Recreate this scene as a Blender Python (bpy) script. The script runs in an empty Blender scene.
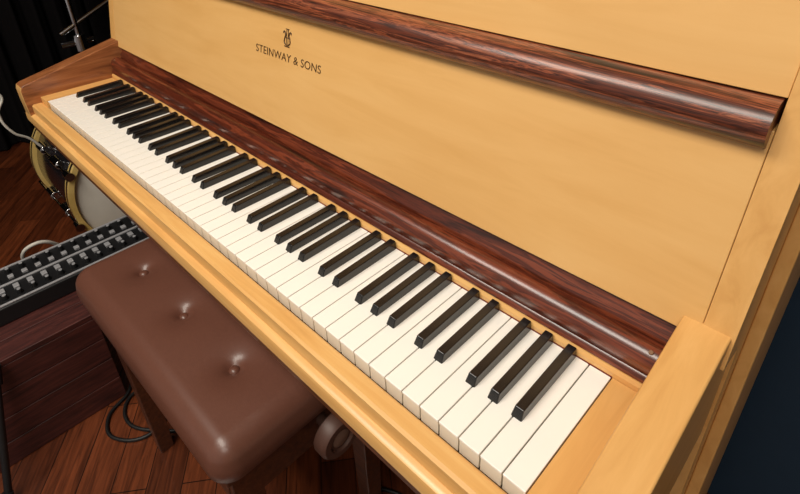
import bpy, bmesh, math, random
import numpy as np
from mathutils import Matrix, Vector
random.seed(4)
scene=bpy.context.scene
scene.view_settings.view_transform='Standard'
scene.view_settings.look='None'
col=scene.collection
H=0.73   # white-key height above floor; everything below is authored with z=0 at the key tops

# ------------------------------------------------------------------ materials
def srgb(r,g,b):
    f=lambda c:(c/255/12.92) if c/255<=.04045 else ((c/255+.055)/1.055)**2.4
    return (f(r),f(g),f(b),1)
def newmat(name):
    m=bpy.data.materials.new(name);m.use_nodes=True
    nt=m.node_tree;p=nt.nodes['Principled BSDF'];return m,nt,p
def flat(name,c,rough=.5,metal=0,coat=0,spec=None,noise=.06,nscale=30):
    m,nt,p=newmat(name)
    tc=nt.nodes.new('ShaderNodeTexCoord');n=nt.nodes.new('ShaderNodeTexNoise');n.inputs['Scale'].default_value=nscale
    nt.links.new(tc.outputs['Object'],n.inputs['Vector'])
    mx=nt.nodes.new('ShaderNodeMix');mx.data_type='RGBA'
    mx.inputs[6].default_value=tuple(x*(1-noise) for x in c[:3])+(1,)
    mx.inputs[7].default_value=tuple(min(1,x*(1+noise)) for x in c[:3])+(1,)
    nt.links.new(n.outputs['Fac'],mx.inputs[0]);nt.links.new(mx.outputs[2],p.inputs['Base Color'])
    p.inputs['Roughness'].default_value=rough;p.inputs['Metallic'].default_value=metal
    p.inputs['Coat Weight'].default_value=coat;p.inputs['Coat Roughness'].default_value=.15
    if spec is not None:p.inputs['Specular IOR Level'].default_value=spec
    return m
def wood(name,stops,scale=(2,40,40),nscale=3,detail=6,dist=.6,rough=.35,coat=.4,coatr=.15,big=.0,rot=(0,0,0),nrough=.6):
    m,nt,p=newmat(name);N=nt.nodes;L=nt.links
    tc=N.new('ShaderNodeTexCoord');mr=N.new('ShaderNodeMapping');mr.inputs['Rotation'].default_value=rot
    mp=N.new('ShaderNodeMapping');mp.inputs['Scale'].default_value=scale
    L.new(tc.outputs['Object'],mr.inputs['Vector']);L.new(mr.outputs[0],mp.inputs['Vector'])
    n=N.new('ShaderNodeTexNoise');n.inputs['Scale'].default_value=nscale;n.inputs['Detail'].default_value=detail
    n.inputs['Distortion'].default_value=dist;n.inputs['Roughness'].default_value=nrough
    L.new(mp.outputs[0],n.inputs['Vector'])
    n2=N.new('ShaderNodeTexNoise');n2.inputs['Scale'].default_value=5;n2.inputs['Detail'].default_value=2
    L.new(tc.outputs['Object'],n2.inputs['Vector'])
    a=N.new('ShaderNodeMath');a.operation='MULTIPLY_ADD';a.inputs[1].default_value=big;L.new(n2.outputs['Fac'],a.inputs[0]);L.new(n.outputs['Fac'],a.inputs[2])
    s=N.new('ShaderNodeMath');s.operation='SUBTRACT';s.inputs[1].default_value=big*.5;L.new(a.outputs[0],s.inputs[0])
    r=N.new('ShaderNodeValToRGB');e=r.color_ramp.elements
    e[0].position=stops[0][0];e[0].color=stops[0][1];e[1].position=stops[-1][0];e[1].color=stops[-1][1]
    for q_,c in stops[1:-1]:
        x=e.new(q_);x.color=c
    L.new(s.outputs[0],r.inputs[0]);L.new(r.outputs[0],p.inputs['Base Color'])
    p.inputs['Roughness'].default_value=rough;p.inputs['Coat Weight'].default_value=coat;p.inputs['Coat Roughness'].default_value=coatr
    return m
MAPLE=wood('maple_veneer',[(.25,srgb(217,166,98)),(.5,srgb(224,175,108)),(.75,srgb(229,182,116))],scale=(1.4,11,11),nscale=3,detail=6,big=.4,rough=.38,coat=.28,coatr=.25)
MAPLE2=wood('maple_edge',[(.3,srgb(214,160,92)),(.5,srgb(225,173,104)),(.7,srgb(233,186,118))],scale=(2,30,30),nscale=3,rough=.35,coat=.3,coatr=.25)
MAPLEY=wood('maple_arm',[(.3,srgb(212,158,90)),(.5,srgb(221,169,100)),(.7,srgb(228,178,110))],scale=(20,1.5,10),nscale=3,rough=.4,coat=.3,coatr=.25)
ROSE=wood('rosewood',[(.36,srgb(30,12,8)),(.43,srgb(100,46,27)),(.47,srgb(44,18,12)),(.51,srgb(152,80,50)),(.545,srgb(66,28,18)),(.59,srgb(162,92,60)),(.66,srgb(60,26,16))],scale=(1.5,32,42),nscale=3.4,detail=7,dist=.8,rough=.36,coat=.3,coatr=.22,big=.2,rot=(0,.0,.035),nrough=.55)
MAHOG=wood('mahogany',[(.34,srgb(48,18,10)),(.46,srgb(92,38,21)),(.5,srgb(66,27,15)),(.56,srgb(124,58,34)),(.66,srgb(80,34,20))],scale=(2.2,34,34),nscale=3,detail=7,dist=.5,rough=.32,coat=.45,coatr=.18,big=.15)
ARM_REFL=wood('arm_dark_reflection',[(.3,srgb(110,62,34)),(.5,srgb(150,92,54)),(.7,srgb(176,116,72))],scale=(40,3,30),nscale=3,rough=.35,coat=.4)  # bass arm only: dark curtain reflection painted in as a brown wood tone
WALNUTX=wood('walnut_band',[(.32,srgb(54,26,14)),(.5,srgb(104,58,32)),(.7,srgb(142,86,52))],scale=(2.4,34,34),nscale=3,rough=.4,coat=.3)
IVORY=flat('key_ivory',srgb(250,248,242),.2,coat=.4,noise=.008)
EBONY=flat('key_ebony',srgb(18,16,16),.26,coat=.4,noise=.1)
DARK=flat('dark_gap',srgb(22,14,10),.8)
INK=flat('lettering_ink',srgb(80,54,26),.45)
BRASS=flat('brass',srgb(150,110,60),.45,metal=1)
SCREW=flat('screw_bronze',srgb(120,84,50),.6)
FELT=flat('red_felt',srgb(110,30,24),.95)

# ------------------------------------------------------------------ mesh helpers
def empty(name):
    o=bpy.data.objects.new(name,None);o.empty_display_size=.1;col.objects.link(o);return o
def link(me,name,mat,parent,smooth=None,bevel=0,segs=2):
    o=bpy.data.objects.new(name,me);col.objects.link(o)
    if mat: me.materials.append(mat)
    if parent: o.parent=parent
    if smooth is not None:
        for p in me.polygons:p.use_smooth=True
        me.set_sharp_from_angle(angle=math.radians(smooth))
    if bevel:
        b=o.modifiers.new('bevel','BEVEL');b.width=bevel;b.segments=segs;b.limit_method='ANGLE';b.angle_limit=math.radians(35)
        for p in me.polygons:p.use_smooth=True
        me.set_sharp_from_angle(angle=math.radians(60))
        b.harden_normals=True
    return o
def mk(name,V,F,mat,parent=None,smooth=None,bevel=0,segs=2):
    me=bpy.data.meshes.new(name);me.from_pydata([tuple(v) for v in V],[],F);me.update()
    bm=bmesh.new();bm.from_mesh(me);bmesh.ops.recalc_face_normals(bm,faces=bm.faces);bm.to_mesh(me);bm.free()
    return link(me,name,mat,parent,smooth,bevel,segs)
def boxVF(x0,x1,y0,y1,z0,z1,V,F):
    n=len(V);V+=[(x0,y0,z0),(x1,y0,z0),(x1,y1,z0),(x0,y1,z0),(x0,y0,z1),(x1,y0,z1),(x1,y1,z1),(x0,y1,z1)]
    F+=[tuple(n+i for i in f) for f in ((0,3,2,1),(4,5,6,7),(0,1,5,4),(1,2,6,5),(2,3,7,6),(3,0,4,7))]
def box(name,x0,x1,y0,y1,z0,z1,mat,parent=None,bevel=.001,segs=2):
    V=[];F=[];boxVF(x0,x1,y0,y1,z0,z1,V,F);return mk(name,V,F,mat,parent,bevel=bevel,segs=segs)
def extx(name,prof,x0,x1,mat,parent=None,smooth=40,bevel=0,n=1):
    k=len(prof);V=[];F=[]
    for i in range(n+1):
        x=x0+(x1-x0)*i/n
        V+=[(x,y,z) for y,z in prof]
    for j in range(n):
        for i in range(k):
            F.append((j*k+i,j*k+(i+1)%k,(j+1)*k+(i+1)%k,(j+1)*k+i))
    F.append(tuple(range(k)));F.append(tuple(n*k+i for i in reversed(range(k))))
    return mk(name,V,F,mat,parent,smooth=None if bevel else smooth,bevel=bevel)
def frame(d):
    d=Vector(d).normalized();u=d.orthogonal().normalized();return u,d.cross(u)
def cyl(name,p0,p1,r0,r1,mat,parent=None,seg=24,smooth=40,bevel=0):
    p0=Vector(p0);p1=Vector(p1);u,v=frame(p1-p0);V=[];F=[]
    for p,r in((p0,r0),(p1,r1)):
        for i in range(seg):
            a=2*math.pi*i/seg;V.append(p+u*math.cos(a)*r+v*math.sin(a)*r)
    for i in range(seg):F.append((i,(i+1)%seg,seg+(i+1)%seg,seg+i))
    F.append(tuple(range(seg)));F.append(tuple(seg+i for i in reversed(range(seg))))
    return mk(name,V,F,mat,parent,smooth=None if bevel else smooth,bevel=bevel)
def lathe(name,axis_p,axis_d,prof,mat,parent=None,seg=48,smooth=35):
    """prof list of (radius, dist along axis)"""
    p=Vector(axis_p);d=Vector(axis_d).normalized();u,v=frame(d);V=[];F=[];k=len(prof)
    for i in range(seg):
        a=2*math.pi*i/seg;e=u*math.cos(a)+v*math.sin(a)
        for r,h in prof:V.append(p+d*h+e*r)
    for i in range(seg):
        for j in range(k-1):
            F.append((i*k+j,i*k+j+1,((i+1)%seg)*k+j+1,((i+1)%seg)*k+j))
    me=bpy.data.meshes.new(name);me.from_pydata([tuple(x) for x in V],[],F)
    bm=bmesh.new();bm.from_mesh(me);bmesh.ops.remove_doubles(bm,verts=bm.verts,dist=1e-6);bmesh.ops.recalc_face_normals(bm,faces=bm.faces);bm.to_mesh(me);bm.free()
    return link(me,name,mat,parent,smooth)
def tube(name,pts,r,mat,parent=None,cyclic=False,poly=False,res=8):
    c=bpy.data.curves.new(name,'CURVE');c.dimensions='3D';c.bevel_depth=r;c.bevel_resolution=3;c.resolution_u=res;c.use_fill_caps=True
    if poly:
        s=c.splines.new('POLY');s.points.add(len(pts)-1)
        for q_,p in zip(s.points,pts):q_.co=(*p,1)
    else:
        s=c.splines.new('BEZIER');s.bezier_points.add(len(pts)-1)
        for q_,p in zip(s.bezier_points,pts):q_.co=p;q_.handle_left_type=q_.handle_right_type='AUTO'
    s.use_cyclic_u=cyclic
    o=bpy.data.objects.new(name+'_c',c);col.objects.link(o)
    dg=bpy.context.evaluated_depsgraph_get();me=bpy.data.meshes.new_from_object(o.evaluated_get(dg))
    bpy.data.objects.remove(o);me.name=name
    for p in me.polygons:p.use_smooth=True
    me.materials.clear()
    return link(me,name,mat,parent)

# ================================================================== PIANO
piano=empty('upright_piano')
KW=1.225;w=KW/52
XL,XR=-.037,KW+.037          # inner faces of the arms
AL,AR=-.078,KW+.078          # outer faces of the arms
PY,PZ,LN=.1886,.0808,.2072   # panel plane
py=lambda z:PY+LN*(z-PZ)
# white keys
V=[];F=[];V2=[];F2=[]
blackafter=set()
for i in range(51):
    n=(i)%7  # 0=A 1=B 2=C 3=D 4=E 5=F 6=G
    if n in(0,2,3,5,6):blackafter.add(i)
g=.0006
for i in range(52):
    x0=i*w+g;x1=(i+1)*w-g
    boxVF(x0,x1,0,.153,-.0035,0,V,F)
    boxVF(x0+.0003,x1-.0003,.0012,.153,-.022,-.0035,V2,F2)
mk('white_key_tops',V,F,IVORY,piano,bevel=.0007)
mk('white_key_fronts',V2,F2,flat('key_front',srgb(234,226,208),.35),piano)
# black keys
V=[];F=[]
off={0:.0033,2:-.0022,3:.0022,5:-.0033,6:0}
for i in sorted(blackafter):
    c=(i+1)*w+off[i%7];n=len(V)
    b=.0061;t=.0048
    V+=[(c-b,.050,-.002),(c+b,.050,-.002),(c+b,.153,-.002),(c-b,.153,-.002),
        (c-t,.0555,.0098),(c+t,.0555,.0098),(c+t,.153,.0120),(c-t,.153,.0120)]
    F+=[tuple(n+k for k in f) for f in ((0,3,2,1),(4,5,6,7),(0,1,5,4),(1,2,6,5),(2,3,7,6),(3,0,4,7))]
mk('black_keys',V,F,EBONY,piano,bevel=.0012,segs=3)
# cheek blocks
box('cheek_block_bass',XL,-.0008,-.004,.153,-.03,.001,MAPLEY,piano,.001)
box('cheek_block_treble',KW+.0008,XR,-.004,.153,-.03,.001,MAPLEY,piano,.001)
# name rail behind keys
extx('key_rail',[(.1535,-.01),(.1535,.006),(.156,.010),(.166,.012),(.166,-.01)],XL,XR,MAPLE2,piano,smooth=30)
box('felt_strip',XL+.037,XR-.037,.1528,.1536,-.004,.001,FELT,piano,0)
# folded fallboard (mahogany)
prof=[(.156,.012),(.1565,.017),(.160,.0195)]
for k in range(9):
    a=math.radians(-20+k*14);prof.append((.1745-.0165*math.cos(a),.030+.0165*math.sin(a)))
prof+=[(.180,.0462),(.1815,.041),(.184,.041),(.186,.052),(.190,.055),(.196,.072),(.23,.072),(.23,.012)]
extx('fallboard',prof,XL-.004,XR+.004,MAHOG,piano,smooth=50)
for x in (XR-.012,XL+.012):
    lathe('hinge_screw',(x,.1655,.0445),(0,-.6,.8),[(0,.0008),(.002,.0007),(.0024,0),(.0024,-.003)],SCREW,piano,seg=16)
# music/front panel
PL,PR=-.0538,KW+.0538
z0=.069;z1=.262
extx('front_panel',[(py(z0),z0),(py(z1),z1),(py(z1)+.018,z1),(py(z0)+.018,z0)],PL,PR,MAPLE,piano,bevel=.0012)
# ledge (half-round nose, rosewood)
zc=.266;rc=.020;yc=py(zc)
prof=[(yc+.02,zc-rc)]
for k in range(15):
    a=math.radians(-90+180*k/14);prof.append((yc+.004-.024*math.cos(a),zc+rc*math.sin(a)))
prof+=[(yc+.02,zc+rc)]
extx('ledge',prof,PL-.0,PR-.002,ROSE,piano,smooth=50,n=1)
# upper panel
z0=.287;z1=.60
extx('upper_panel',[(py(z0)+.003,z0),(py(z1)+.003,z1),(py(z1)+.021,z1),(py(z0)+.021,z0)],PL,PR,MAPLE,piano,bevel=.001)
# stiles and sides
for s,(a,b,c) in {'bass':(PL,-.081,-.095),'treble':(PR,KW+.081,KW+.095)}.items():
    x0,x1=sorted((a+(.0004 if s=='treble' else -.0004),b))
    zb=.05
    extx('stile_'+s,[(py(zb)-.0,zb),(py(.60),.60),(.62,.60),(.62,-.70),(.24,-.70),(.24,zb-.02)],x0,x1,MAPLEY,piano,bevel=.0006)
    x0,x1=sorted((b,c))
    extx('side_'+s,[(.285,-.70),(.285,.10),(.34,.61),(.62,.61),(.62,-.70)],x0,x1,MAPLEY,piano,bevel=.002)
# lid
box('lid',-.10,KW+.10,.28,.63,.61,.63,MAPLE,piano,.003)
# arms
def arm(name,x0,x1,mat,mat2):
    top=lambda y:.040+.23*y
    prof=[(-.036,.0),(-.036,.022),(-.033,.031),(-.026,.0345)]+[(y,top(y)) for y in (0,.05,.1,.15,.19,.22)]+[(.24,.08),(.24,-.10),(.02,-.10),(-.02,-.085),(-.034,-.05)]
    o=extx(name,prof,x0,x1,mat,piano,bevel=.0022)
    o.data.materials.append(mat2)
    for p in o.data.polygons:
        if p.normal.y<-.5:p.material_index=1
    return o
arm('arm_bass',AL,XL,ARM_REFL,MAPLE2)
arm('arm_treble',XR,AR,MAPLEY,MAPLEY)
# key slip + keybed mouldings
extx('key_slip',[(-.004,-.03),(-.004,-.0135),(-.006,-.012),(-.022,-.012),(-.0255,-.0145),(-.026,-.034),(-.004,-.034)],XL,XR,MAPLE2,piano,smooth=35)
extx('keybed_moulding',[(.0,-.034),(-.030,-.034),(-.0345,-.037),(-.036,-.042),(-.036,-.056),(.0,-.056)],AL,AR,MAPLE2,piano,smooth=35)
extx('keybed',[(.24,-.03),(.0,-.03),(.0,-.056),(-.033,-.056),(-.028,-.084),(.02,-.094),(.24,-.094)],AL+.001,AR-.001,WALNUTX,piano,smooth=35)
box('lower_panel',PL,PR,.235,.255,-.68,-.09,WALNUTX,piano,.002)
box('toe_rail',PL,PR,.225,.26,-.71,-.68,WALNUTX,piano,.002)
box('case_bottom',PL,PR,.24,.62,-.71,-.69,WALNUTX,piano,.002)
box('case_back',PL,PR,.60,.62,-.69,.60,DARK,piano,.0)
for x in (-.07,KW+.07):
    for y in (.29,.57):
        lathe('caster',(x,y,-.71),(0,0,1),[(0,-.02),(.012,-.02),(.014,-.01),(.012,.012)],DARK,piano,seg=16)
for i,x in enumerate((.54,.61,.68)):
    extx('pedal_%d'%(i+1),[(.235,-.665),(.14,-.672),(.13,-.676),(.14,-.682),(.235,-.678)],x-.012,x+.012,BRASS,piano,bevel=.002)
# lettering
def text(body,x,z,size,sx,name,extr=.0001):
    c=bpy.data.curves.new(name,'FONT');c.body=body;c.size=size;c.align_x='CENTER';c.extrude=extr;c.space_character=1.05
    o=bpy.data.objects.new(name+'_c',c);col.objects.link(o)
    dg=bpy.context.evaluated_depsgraph_get();me=bpy.data.meshes.new_from_object(o.evaluated_get(dg));bpy.data.objects.remove(o)
    xs=[v.co.x for v in me.vertices];wd=max(xs)-min(xs)
    th=math.pi/2-math.atan(LN);me.transform(Matrix.Translation((x,py(z)-.0004,z))@Matrix.Rotation(th,4,'X')@Matrix.Diagonal((sx/wd,1,1,1)))
    me.materials.clear();return link(me,name,INK,piano)
text("STEINWAY & SONS",.638,.179,.0175,.170,'maker_lettering')
def onp(x,z):return (x,py(z)-.0006,z)
cx=.638;zb=.202
for s in(-1,1):
    tube('lyre_arm',[onp(cx+s*.001,zb+.002),onp(cx+s*.007,zb+.005),onp(cx+s*.0065,zb+.012),onp(cx+s*.0045,zb+.017),onp(cx+s*.008,zb+.022),onp(cx+s*.010,zb+.019)],.0009,INK,piano)
    tube('lyre_string',[onp(cx+s*.002,zb+.003),onp(cx+s*.002,zb+.026)],.0005,INK,piano,poly=True)
tube('lyre_foot',[onp(cx-.006,zb),onp(cx+.006,zb)],.0009,INK,piano,poly=True)
tube('lyre_bar',[onp(cx-.005,zb+.013),onp(cx+.005,zb+.013)],.0006,INK,piano,poly=True)
tube('lyre_cross',[onp(cx-.004,zb+.026),onp(cx+.004,zb+.026)],.0006,INK,piano,poly=True)

# ================================================================== BENCH
bench=empty('piano_bench')
LEATH=flat('brown_leather',srgb(102,64,51),.36,noise=.12,nscale=220,coat=.12)
nt=LEATH.node_tree;b=nt.nodes.new('ShaderNodeBump');b.inputs['Strength'].default_value=.12;b.inputs['Distance'].default_value=.0006
vn=nt.nodes.new('ShaderNodeTexVoronoi');vn.inputs['Scale'].default_value=500
tcn=[n for n in nt.nodes if n.type=='TEX_COORD'][0];nt.links.new(tcn.outputs['Object'],vn.inputs['Vector'])
nt.links.new(vn.outputs['Distance'],b.inputs['Height']);nt.links.new(b.outputs[0],nt.nodes['Principled BSDF'].inputs['Normal'])
bx0,bx1,by0,by1,bz=.335,.880,-.130,.190,-.196
btn=[(bx0+(bx1-bx0)*f_,by0+(by1-by0)*g_) for f_ in (.2,.49,.78) for g_ in(.31,.7)]
def cushion():
    NX,NY=150,90;cxm=(bx0+bx1)/2;cym=(by0+by1)/2;hx=(bx1-bx0)/2;hy=(by1-by0)/2;r=.034;cr=.035
    V=[];F=[]
    def inset(u,v,d):
        x=u*hx;y=v*hy
        ax=abs(x)-(hx-cr);ay=abs(y)-(hy-cr)
        if ax>0 and ay>0:
            m=max(ax,ay);l=math.hypot(ax,ay);k=m/l;x=math.copysign(hx-cr+ax*k,x);y=math.copysign(hy-cr+ay*k,y)
        return x,y
    def edge(x,y):
        ax=abs(x)-(hx-cr);ay=abs(y)-(hy-cr)
        if ax>0 and ay>0:return cr-math.hypot(ax,ay)
        return min(hx-abs(x),hy-abs(y))
    sp=lambda t:math.sin(t*math.pi/2)*.35+t*.65
    for j in range(NY+1):
        for i in range(NX+1):
            u=sp(-1+2*i/NX);v=sp(-1+2*j/NY);x,y=inset(u,v,0);d=max(0,edge(x,y))
            z=0
            if d<r:z-=r-math.sqrt(max(0,r*r-(r-d)**2))
            z+=.010*(1-(x/hx)**2)*(1-(y/hy)**2)
            X=x+cxm;Y=y+cym
            for bx,by in btn:
                q2=math.hypot(X-bx,Y-by);z-=.010*math.exp(-(q2/.012)**2)+.008*math.exp(-(q2/.034)**2)
            V.append((X,Y,bz+z-.006))
    idx=lambda i,j:j*(NX+1)+i
    for j in range(NY):
        for i in range(NX):F.append((idx(i,j),idx(i+1,j),idx(i+1,j+1),idx(i,j+1)))
    ring=[idx(i,0) for i in range(NX)]+[idx(NX,j) for j in range(NY)]+[idx(i,NY) for i in range(NX,0,-1)]+[idx(0,j) for j in range(NY,0,-1)]
    prev=ring
    for dz,sc in ((-.045,1.004),(-.062,1.0),(-.068,.985)):
        new=[]
        for k in ring:
            x,y,z=V[k];new.append(len(V));V.append((cxm+(x-cxm)*sc,cym+(y-cym)*sc,bz+dz-.0))
        for a in range(len(ring)):
            c=(a+1)%len(ring);F.append((prev[a],new[a],new[c],prev[c]))
        prev=new
    F.append(tuple(prev))
    mk('seat_cushion',V,F,LEATH,bench,smooth=70)
cushion()
for k,(x,y) in enumerate(btn):
    lathe('tuft_button_%d'%(k+1),(x,y,bz-.0155),(0,0,1),[(0,.006),(.004,.0055),(.0075,.0035),(.009,0),(.009,-.003)],LEATH,bench,seg=24,smooth=60)
BWOOD=wood('bench_wood',[(.3,srgb(50,26,16)),(.5,srgb(78,42,26)),(.7,srgb(98,56,34))],scale=(4,40,40),rough=.35,coat=.4)
box('seat_board',bx0+.012,bx1-.012,by0+.012,by1-.012,bz-.080,bz-.066,BWOOD,bench,.002)
za,zb_=bz-.15,bz-.080
box('apron_front',bx0+.03,bx1-.03,by0+.02,by0+.038,za,zb_,BWOOD,bench,.002)
box('apron_rear',bx0+.03,bx1-.03,by1-.038,by1-.02,za,zb_,BWOOD,bench,.002)
box('apron_bass',bx0+.02,bx0+.038,by0+.02,by1-.02,za,zb_,BWOOD,bench,.002)
box('apron_treble',bx1-.038,bx1-.02,by0+.02,by1-.02,za,zb_,BWOOD,bench,.002)
for i,(x,y) in enumerate([(bx0+.045,by0+.045),(bx1-.045,by0+.045),(bx0+.045,by1-.045),(bx1-.045,by1-.045)]):
    V=[];F=[];a=.022;c=.015
    V=[(x-c,y-c,-.73),(x+c,y-c,-.73),(x+c,y+c,-.73),(x-c,y+c,-.73),(x-a,y-a,zb_),(x+a,y-a,zb_),(x+a,y+a,zb_),(x-a,y+a,zb_)]
    F=[(0,3,2,1),(4,5,6,7),(0,1,5,4),(1,2,6,5),(2,3,7,6),(3,0,4,7)]
    mk('leg_%d'%(i+1),V,F,BWOOD,bench,bevel=.002)
KNOB=flat('knob_brown',srgb(82,54,44),.5);KNOBI=flat('knob_inset',srgb(120,92,78),.5)
for x,d in((bx1-.02,1),(bx0+.02,-1)):
    lathe('height_knob',(x,.042,bz-.104),(d,0,0),[(0,0),(.009,0),(.009,.022),(.030,.024),(.036,.029),(.036,.046),(.032,.052),(.022,.052),(.019,.048),(0,.048)],KNOB,bench,seg=36)
    lathe('knob_cap',(x+d*.0485,.042,bz-.104),(d,0,0),[(0,.002),(.012,.0015),(.015,0)],KNOBI,bench,seg=24)

# ================================================================== LEFT CLUTTER
BLACK=flat('black_plastic',srgb(22,22,24),.45)
CHROME=flat('chrome',srgb(215,215,218),.14,metal=1,noise=.02)
SILV=flat('silver_plastic',srgb(190,190,194),.35,metal=.4)
crate=empty('wooden_crate')
CR=wood('crate_wood',[(.3,srgb(44,19,17)),(.5,srgb(72,33,29)),(.7,srgb(94,47,40))],scale=(40,4,40),rough=.5,coat=.15)
cx0,cx1,cy0,cy1,cz0,cz1=-.14,.175,-.62,-.09,-.73,-.450
for k in range(5):
    a=cx0+(cx1-cx0)*k/5;bb=cx0+(cx1-cx0)*(k+1)/5
    box('top_board_%d'%k,a+.001,bb-.001,cy0,cy1,cz1-.014,cz1,CR,crate,.0015)
for k in range(4):
    a=cz0+(cz1-.014-cz0)*k/4;bb=cz0+(cz1-.014-cz0)*(k+1)/4
    box('front_board_%d'%k,cx1-.014,cx1-.001,cy0+.0,cy1,a+.001,bb-.001,CR,crate,.0015)
    box('back_board_%d'%k,cx0,cx0+.014,cy0,cy1,a+.001,bb-.001,CR,crate,.0015)
    box('end_board_%d'%k,cx0+.014,cx1-.014,cy1-.014,cy1-.001,a+.001,bb-.001,CR,crate,.0015)
    box('far_board_%d'%k,cx0+.014,cx1-.014,cy0+.001,cy0+.014,a+.001,bb-.001,CR,crate,.0015)
mixer=empty('audio_mixer')
mx0,mx1,my0,my1,mz0,mz1=-.095,.065,-.60,.128,-.4495,-.405
box('body',mx0,mx1,my0,my1,mz0,mz1,BLACK,mixer,.004,3)
for nm,a,bb in(('trim_front',.150,.156),('trim_middle',.075,.082),('trim_rear',.004,.010)):
    box(nm,mx0+a,mx0+bb,my0+.006,my1-.006,mz1,mz1+.004,SILV,mixer,.001)
V=[];F=[]
nY=24
for i in range(nY):
    y=my0+.025+(my1-my0-.05)*i/(nY-1)
    for x,sz in((mx0+.055,.0065),(mx0+.101,.0085)):
        boxVF(x-sz,x+sz,y-.006,y+.006,mz1,mz1+.006,V,F)
    # small rotary knobs on the outer rows
    for x in (mx0+.029,mx0+.130):
        cyl('knob',(x,y,mz1),(x,y,mz1+.011),.0068,.0055,BLACK,mixer,14)
        cyl('knob_top',(x,y,mz1+.011),(x,y,mz1+.012),.0042,.004,SILV,mixer,12)
mk('buttons',V,F,SILV,mixer,bevel=.001)

drum=empty('bass_drum')
dc=Vector((-.42,.265,-.50));R_=.222
HOOP=wood('hoop_maple',[(.3,srgb(200,164,90)),(.7,srgb(230,200,126))],scale=(3,3,3),rough=.35,coat=.4)
lathe('shell',dc,(-1,0,0),[(R_-.008,0),(R_-.004,.02),(R_-.004,.36),(R_-.008,.38)],flat('drum_shell',srgb(30,28,32),.2,coat=.6),drum,seg=72)
HEAD=flat('drum_head',srgb(226,220,208),.45)
lathe('front_head',dc,(-1,0,0),[(0,.006),(R_-.02,.006),(R_-.006,.012)],HEAD,drum,seg=72)
lathe('rear_head',dc,(-1,0,0),[(0,.376),(R_-.02,.376),(R_-.006,.37)],HEAD,drum,seg=72)
for nme,h in(('hoop_front',-.012),('hoop_rear',.355)):
    lathe(nme,dc,(-1,0,0),[(R_-.008,h),(R_+.008,h),(R_+.008,h+.036),(R_-.008,h+.036),(R_-.008,h)],HOOP,drum,seg=72)
    lathe(nme+'_inlay',dc,(-1,0,0),[(R_+.0075,h+.012),(R_+.0092,h+.012),(R_+.0092,h+.024),(R_+.0075,h+.024)],CHROME,drum,seg=72)
for k in range(8):
    a=2*math.pi*(k+.35)/8;e=Vector((0,math.cos(a),math.sin(a)))
    p=dc+e*(R_+.014)
    cyl('tension_rod_%d'%k,p+Vector((.02,0,0)),p+Vector((-.40,0,0)),.004,.004,CHROME,drum,12)
    for h in(-.09,-.24):
        cyl('lug_%d'%k,dc+e*(R_+.006)+Vector((h,0,0)),dc+e*(R_+.006)+Vector((h-.06,0,0)),.015,.015,CHROME,drum,16,bevel=.003)
    cyl('claw_%d'%k,p+Vector((.024,0,0)),p+Vector((-.012,0,0)),.014,.011,CHROME,drum,12)
for s in(-1,1):
    cyl('spur',dc+Vector((-.1,s*.16,-.14)),(dc.x-.05,dc.y+s*.25,-.725),.006,.005,CHROME,drum,12)

stand=empty('cymbal_stand')
sx,sy=-1.0,.36
cyl('tube',(sx,sy,-.60),(sx,sy,.20),.011,.011,CHROME,stand)
cyl('tube_lower',(sx,sy,-.66),(sx,sy,-.17),.015,.015,CHROME,stand)
cyl('clamp',(sx,sy,-.185),(sx,sy,-.12),.026,.024,CHROME,stand,bevel=.004)
cyl('wing',(sx-.0,sy-.07,-.15),(sx,sy+.05,-.15),.011,.011,CHROME,stand)
cyl('boom',(sx,sy-.06,-.11),(sx,sy+.14,-.02),.010,.010,CHROME,stand)
for k in range(3):
    a=2*math.pi*k/3-.5
    cyl('leg_%d'%k,(sx,sy,-.50),(sx+.2*math.cos(a),sy+.2*math.sin(a),-.724),.007,.007,CHROME,stand,12)
lathe('cymbal',(sx,sy,.21),(0,0,1),[(0,.02),(.03,.018),(.05,.004),(.2,-.012)],flat('cymbal_bronze',srgb(190,160,90),.3,metal=1),stand,seg=48)

CAB=flat('cable_black',srgb(16,15,15),.5);CABW=flat('cable_white',srgb(215,210,200),.5)
tube('black_cable',[(.10,-.06,-.725),(.17,-.08,-.725),(.215,-.15,-.725),(.28,-.16,-.725),(.33,-.08,-.725),(.26,-.03,-.725),(.19,-.06,-.725),(.24,-.12,-.725),(.36,-.06,-.725),(.45,.05,-.725),(.6,.08,-.725)],.0042,CAB)
wc=empty('white_cable')
tube('lead_1',[(-.34,-.34,-.72),(-.36,-.30,-.3),(-.38,-.14,-.05),(-.38,-.031,-.080),(-.38,-.05,-.13),(-.38,-.035,-.19),(-.39,-.002,-.225),(-.395,.018,-.26)],.0035,CABW,wc)
tube('lead_2',[(-.25,-.10,-.725),(-.28,-.08,-.6),(-.26,-.14,-.52),(-.22,-.11,-.45),(-.24,-.05,-.5),(-.3,-.03,-.6),(-.33,-.05,-.725)],.005,CABW,wc)

mic=empty('folded_microphone_stand')
cyl('tube',(.265,-.372,-.722),(.195,-.295,-.46),.0075,.0075,BLACK,mic)
cyl('foot',(.270,-.377,-.73),(.262,-.368,-.700),.013,.011,BLACK,mic)
cyl('cap',(.200,-.300,-.478),(.190,-.289,-.440),.011,.011,BLACK,mic)

bag=empty('power_adapter')
box('housing',.92,1.06,.06,.20,-.73,-.67,BLACK,bag,.012,4)
tube('lead',[(.93,.12,-.70),(.86,.10,-.722),(.80,.16,-.725),(.84,.20,-.725),(.92,.215,-.725)],.004,CAB,bag)

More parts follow.
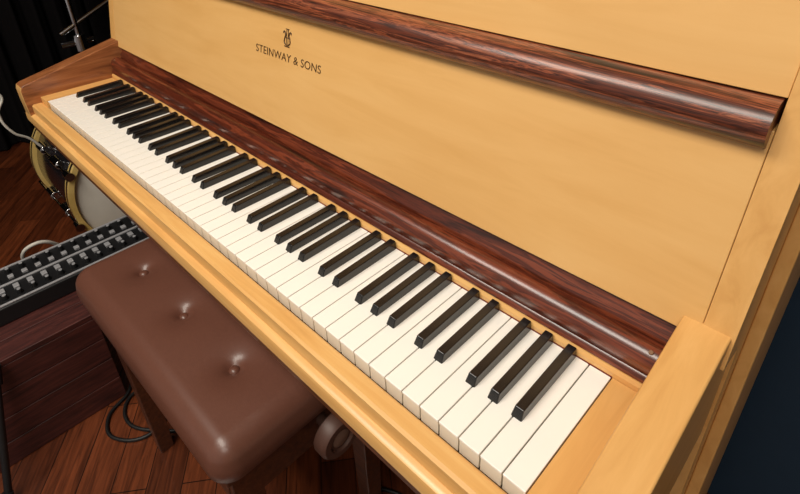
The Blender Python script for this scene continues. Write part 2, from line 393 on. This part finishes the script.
# ================================================================== ROOM
def plane(name,pts,mat):return mk(name,pts,[(0,1,2,3)],mat)
m,nt,p=newmat('floor_planks');N=nt.nodes;L=nt.links
tc=N.new('ShaderNodeTexCoord');mp=N.new('ShaderNodeMapping');mp.inputs['Rotation'].default_value=(0,0,math.radians(38))
L.new(tc.outputs['Object'],mp.inputs['Vector'])
br=N.new('ShaderNodeTexBrick');br.inputs['Scale'].default_value=1;br.inputs['Brick Width'].default_value=.45;br.inputs['Row Height'].default_value=.075
br.inputs['Mortar Size'].default_value=.0012;br.inputs['Color1'].default_value=srgb(114,60,34);br.inputs['Color2'].default_value=srgb(72,35,20);br.inputs['Mortar'].default_value=srgb(28,13,7)
L.new(mp.outputs[0],br.inputs['Vector'])
mp2=N.new('ShaderNodeMapping');mp2.inputs['Scale'].default_value=(3,45,3);L.new(mp.outputs[0],mp2.inputs['Vector'])
nz=N.new('ShaderNodeTexNoise');nz.inputs['Scale'].default_value=2.5;nz.inputs['Detail'].default_value=6;nz.inputs['Distortion'].default_value=1;L.new(mp2.outputs[0],nz.inputs['Vector'])
rp=N.new('ShaderNodeValToRGB');rp.color_ramp.elements[0].position=.3;rp.color_ramp.elements[0].color=(.4,.35,.32,1);rp.color_ramp.elements[1].position=.7;rp.color_ramp.elements[1].color=(1.35,1.25,1.15,1)
L.new(nz.outputs['Fac'],rp.inputs[0])
mx=N.new('ShaderNodeMix');mx.data_type='RGBA';mx.blend_type='MULTIPLY';mx.inputs[0].default_value=1;L.new(br.outputs['Color'],mx.inputs[6]);L.new(rp.outputs[0],mx.inputs[7]);L.new(mx.outputs[2],p.inputs['Base Color'])
p.inputs['Roughness'].default_value=.3;p.inputs['Coat Weight'].default_value=.3
X0,X1,Y0,Y1,Z0,Z1=-1.8,3.2,-3.2,.655,-.73,1.9
plane('floor',[(X0,Y0,Z0),(X1,Y0,Z0),(X1,Y1,Z0),(X0,Y1,Z0)],m)
NAVY=flat('wall_navy',srgb(24,48,70),.85)
CREAM=flat('wall_cream',srgb(208,196,178),.9)
plane('wall_back',[(X0,Y1,Z0),(X1,Y1,Z0),(X1,Y1,Z1),(X0,Y1,Z1)],NAVY)
plane('wall_left',[(X0,Y0,Z0),(X0,Y1,Z0),(X0,Y1,Z1),(X0,Y0,Z1)],CREAM)
plane('wall_right',[(X1,Y0,Z0),(X1,Y1,Z0),(X1,Y1,Z1),(X1,Y0,Z1)],CREAM)
plane('ceiling',[(X0,Y0,Z1),(X1,Y0,Z1),(X1,Y1,Z1),(X0,Y1,Z1)],CREAM)
# pleated black curtain wrapping the corner
path=[]
for i in range(700):
    s=i/700*4.3
    if s<2.8: base=Vector((-1.62,-2.2+s,0));nrm=Vector((1,0,0))
    else: base=Vector((-1.62+(s-2.8),.60,0));nrm=Vector((0,-1,0))
    path.append(base+nrm*(.028*math.sin(s*62+1.5*math.sin(s*7))+.008*math.sin(s*150)))
V=[];F=[]
for pnt in path:
    V+=[(pnt.x,pnt.y,-.72),(pnt.x,pnt.y,1.85)]
for i in range(len(path)-1):F.append((2*i,2*i+2,2*i+3,2*i+1))
mk('black_curtain',V,F,flat('curtain_cloth',srgb(17,15,16),.95,spec=.1),None,smooth=180)

# ================================================================== LIGHT
def area(name,loc,tgt,size,sy_,power,c):
    l=bpy.data.lights.new(name,'AREA');l.shape='RECTANGLE';l.size=size;l.size_y=sy_;l.energy=power;l.color=c
    o=bpy.data.objects.new(name,l);o.location=loc;o.rotation_euler=(Vector(tgt)-Vector(loc)).to_track_quat('-Z','Y').to_euler();col.objects.link(o)
area('ceiling_light',(.6,-.85,1.8),(.6,.0,0),1.6,.8,54,(1,.93,.82))
area('ceiling_light.001',(1.9,-1.2,1.8),(1.1,0,0),.9,.9,18,(1,.94,.85))
wd=bpy.data.worlds.new('world');scene.world=wd;wd.use_nodes=True
wd.node_tree.nodes['Background'].inputs[0].default_value=(1,.94,.87,1);wd.node_tree.nodes['Background'].inputs[1].default_value=.36

# ================================================================== CAMERA
R=np.array([[.71758,.69606,-.02398],[.32102,-.36111,-.87552],[-.61808,.62063,-.48258]])
M=np.eye(4);M[:3,0]=R[0];M[:3,1]=-R[1];M[:3,2]=-R[2];M[:3,3]=(1.338,-.2476,.4589)
cd=bpy.data.cameras.new('camera');co=bpy.data.objects.new('camera',cd);col.objects.link(co)
co.matrix_world=Matrix(M.tolist());cd.sensor_width=36;cd.lens=546.03/800*36;cd.clip_start=.01
cd.shift_x=(400-400.58)/800;cd.shift_y=(154.23-247)/800
scene.camera=co
for o in list(scene.objects):
    if o.parent is None:o.location.z+=H
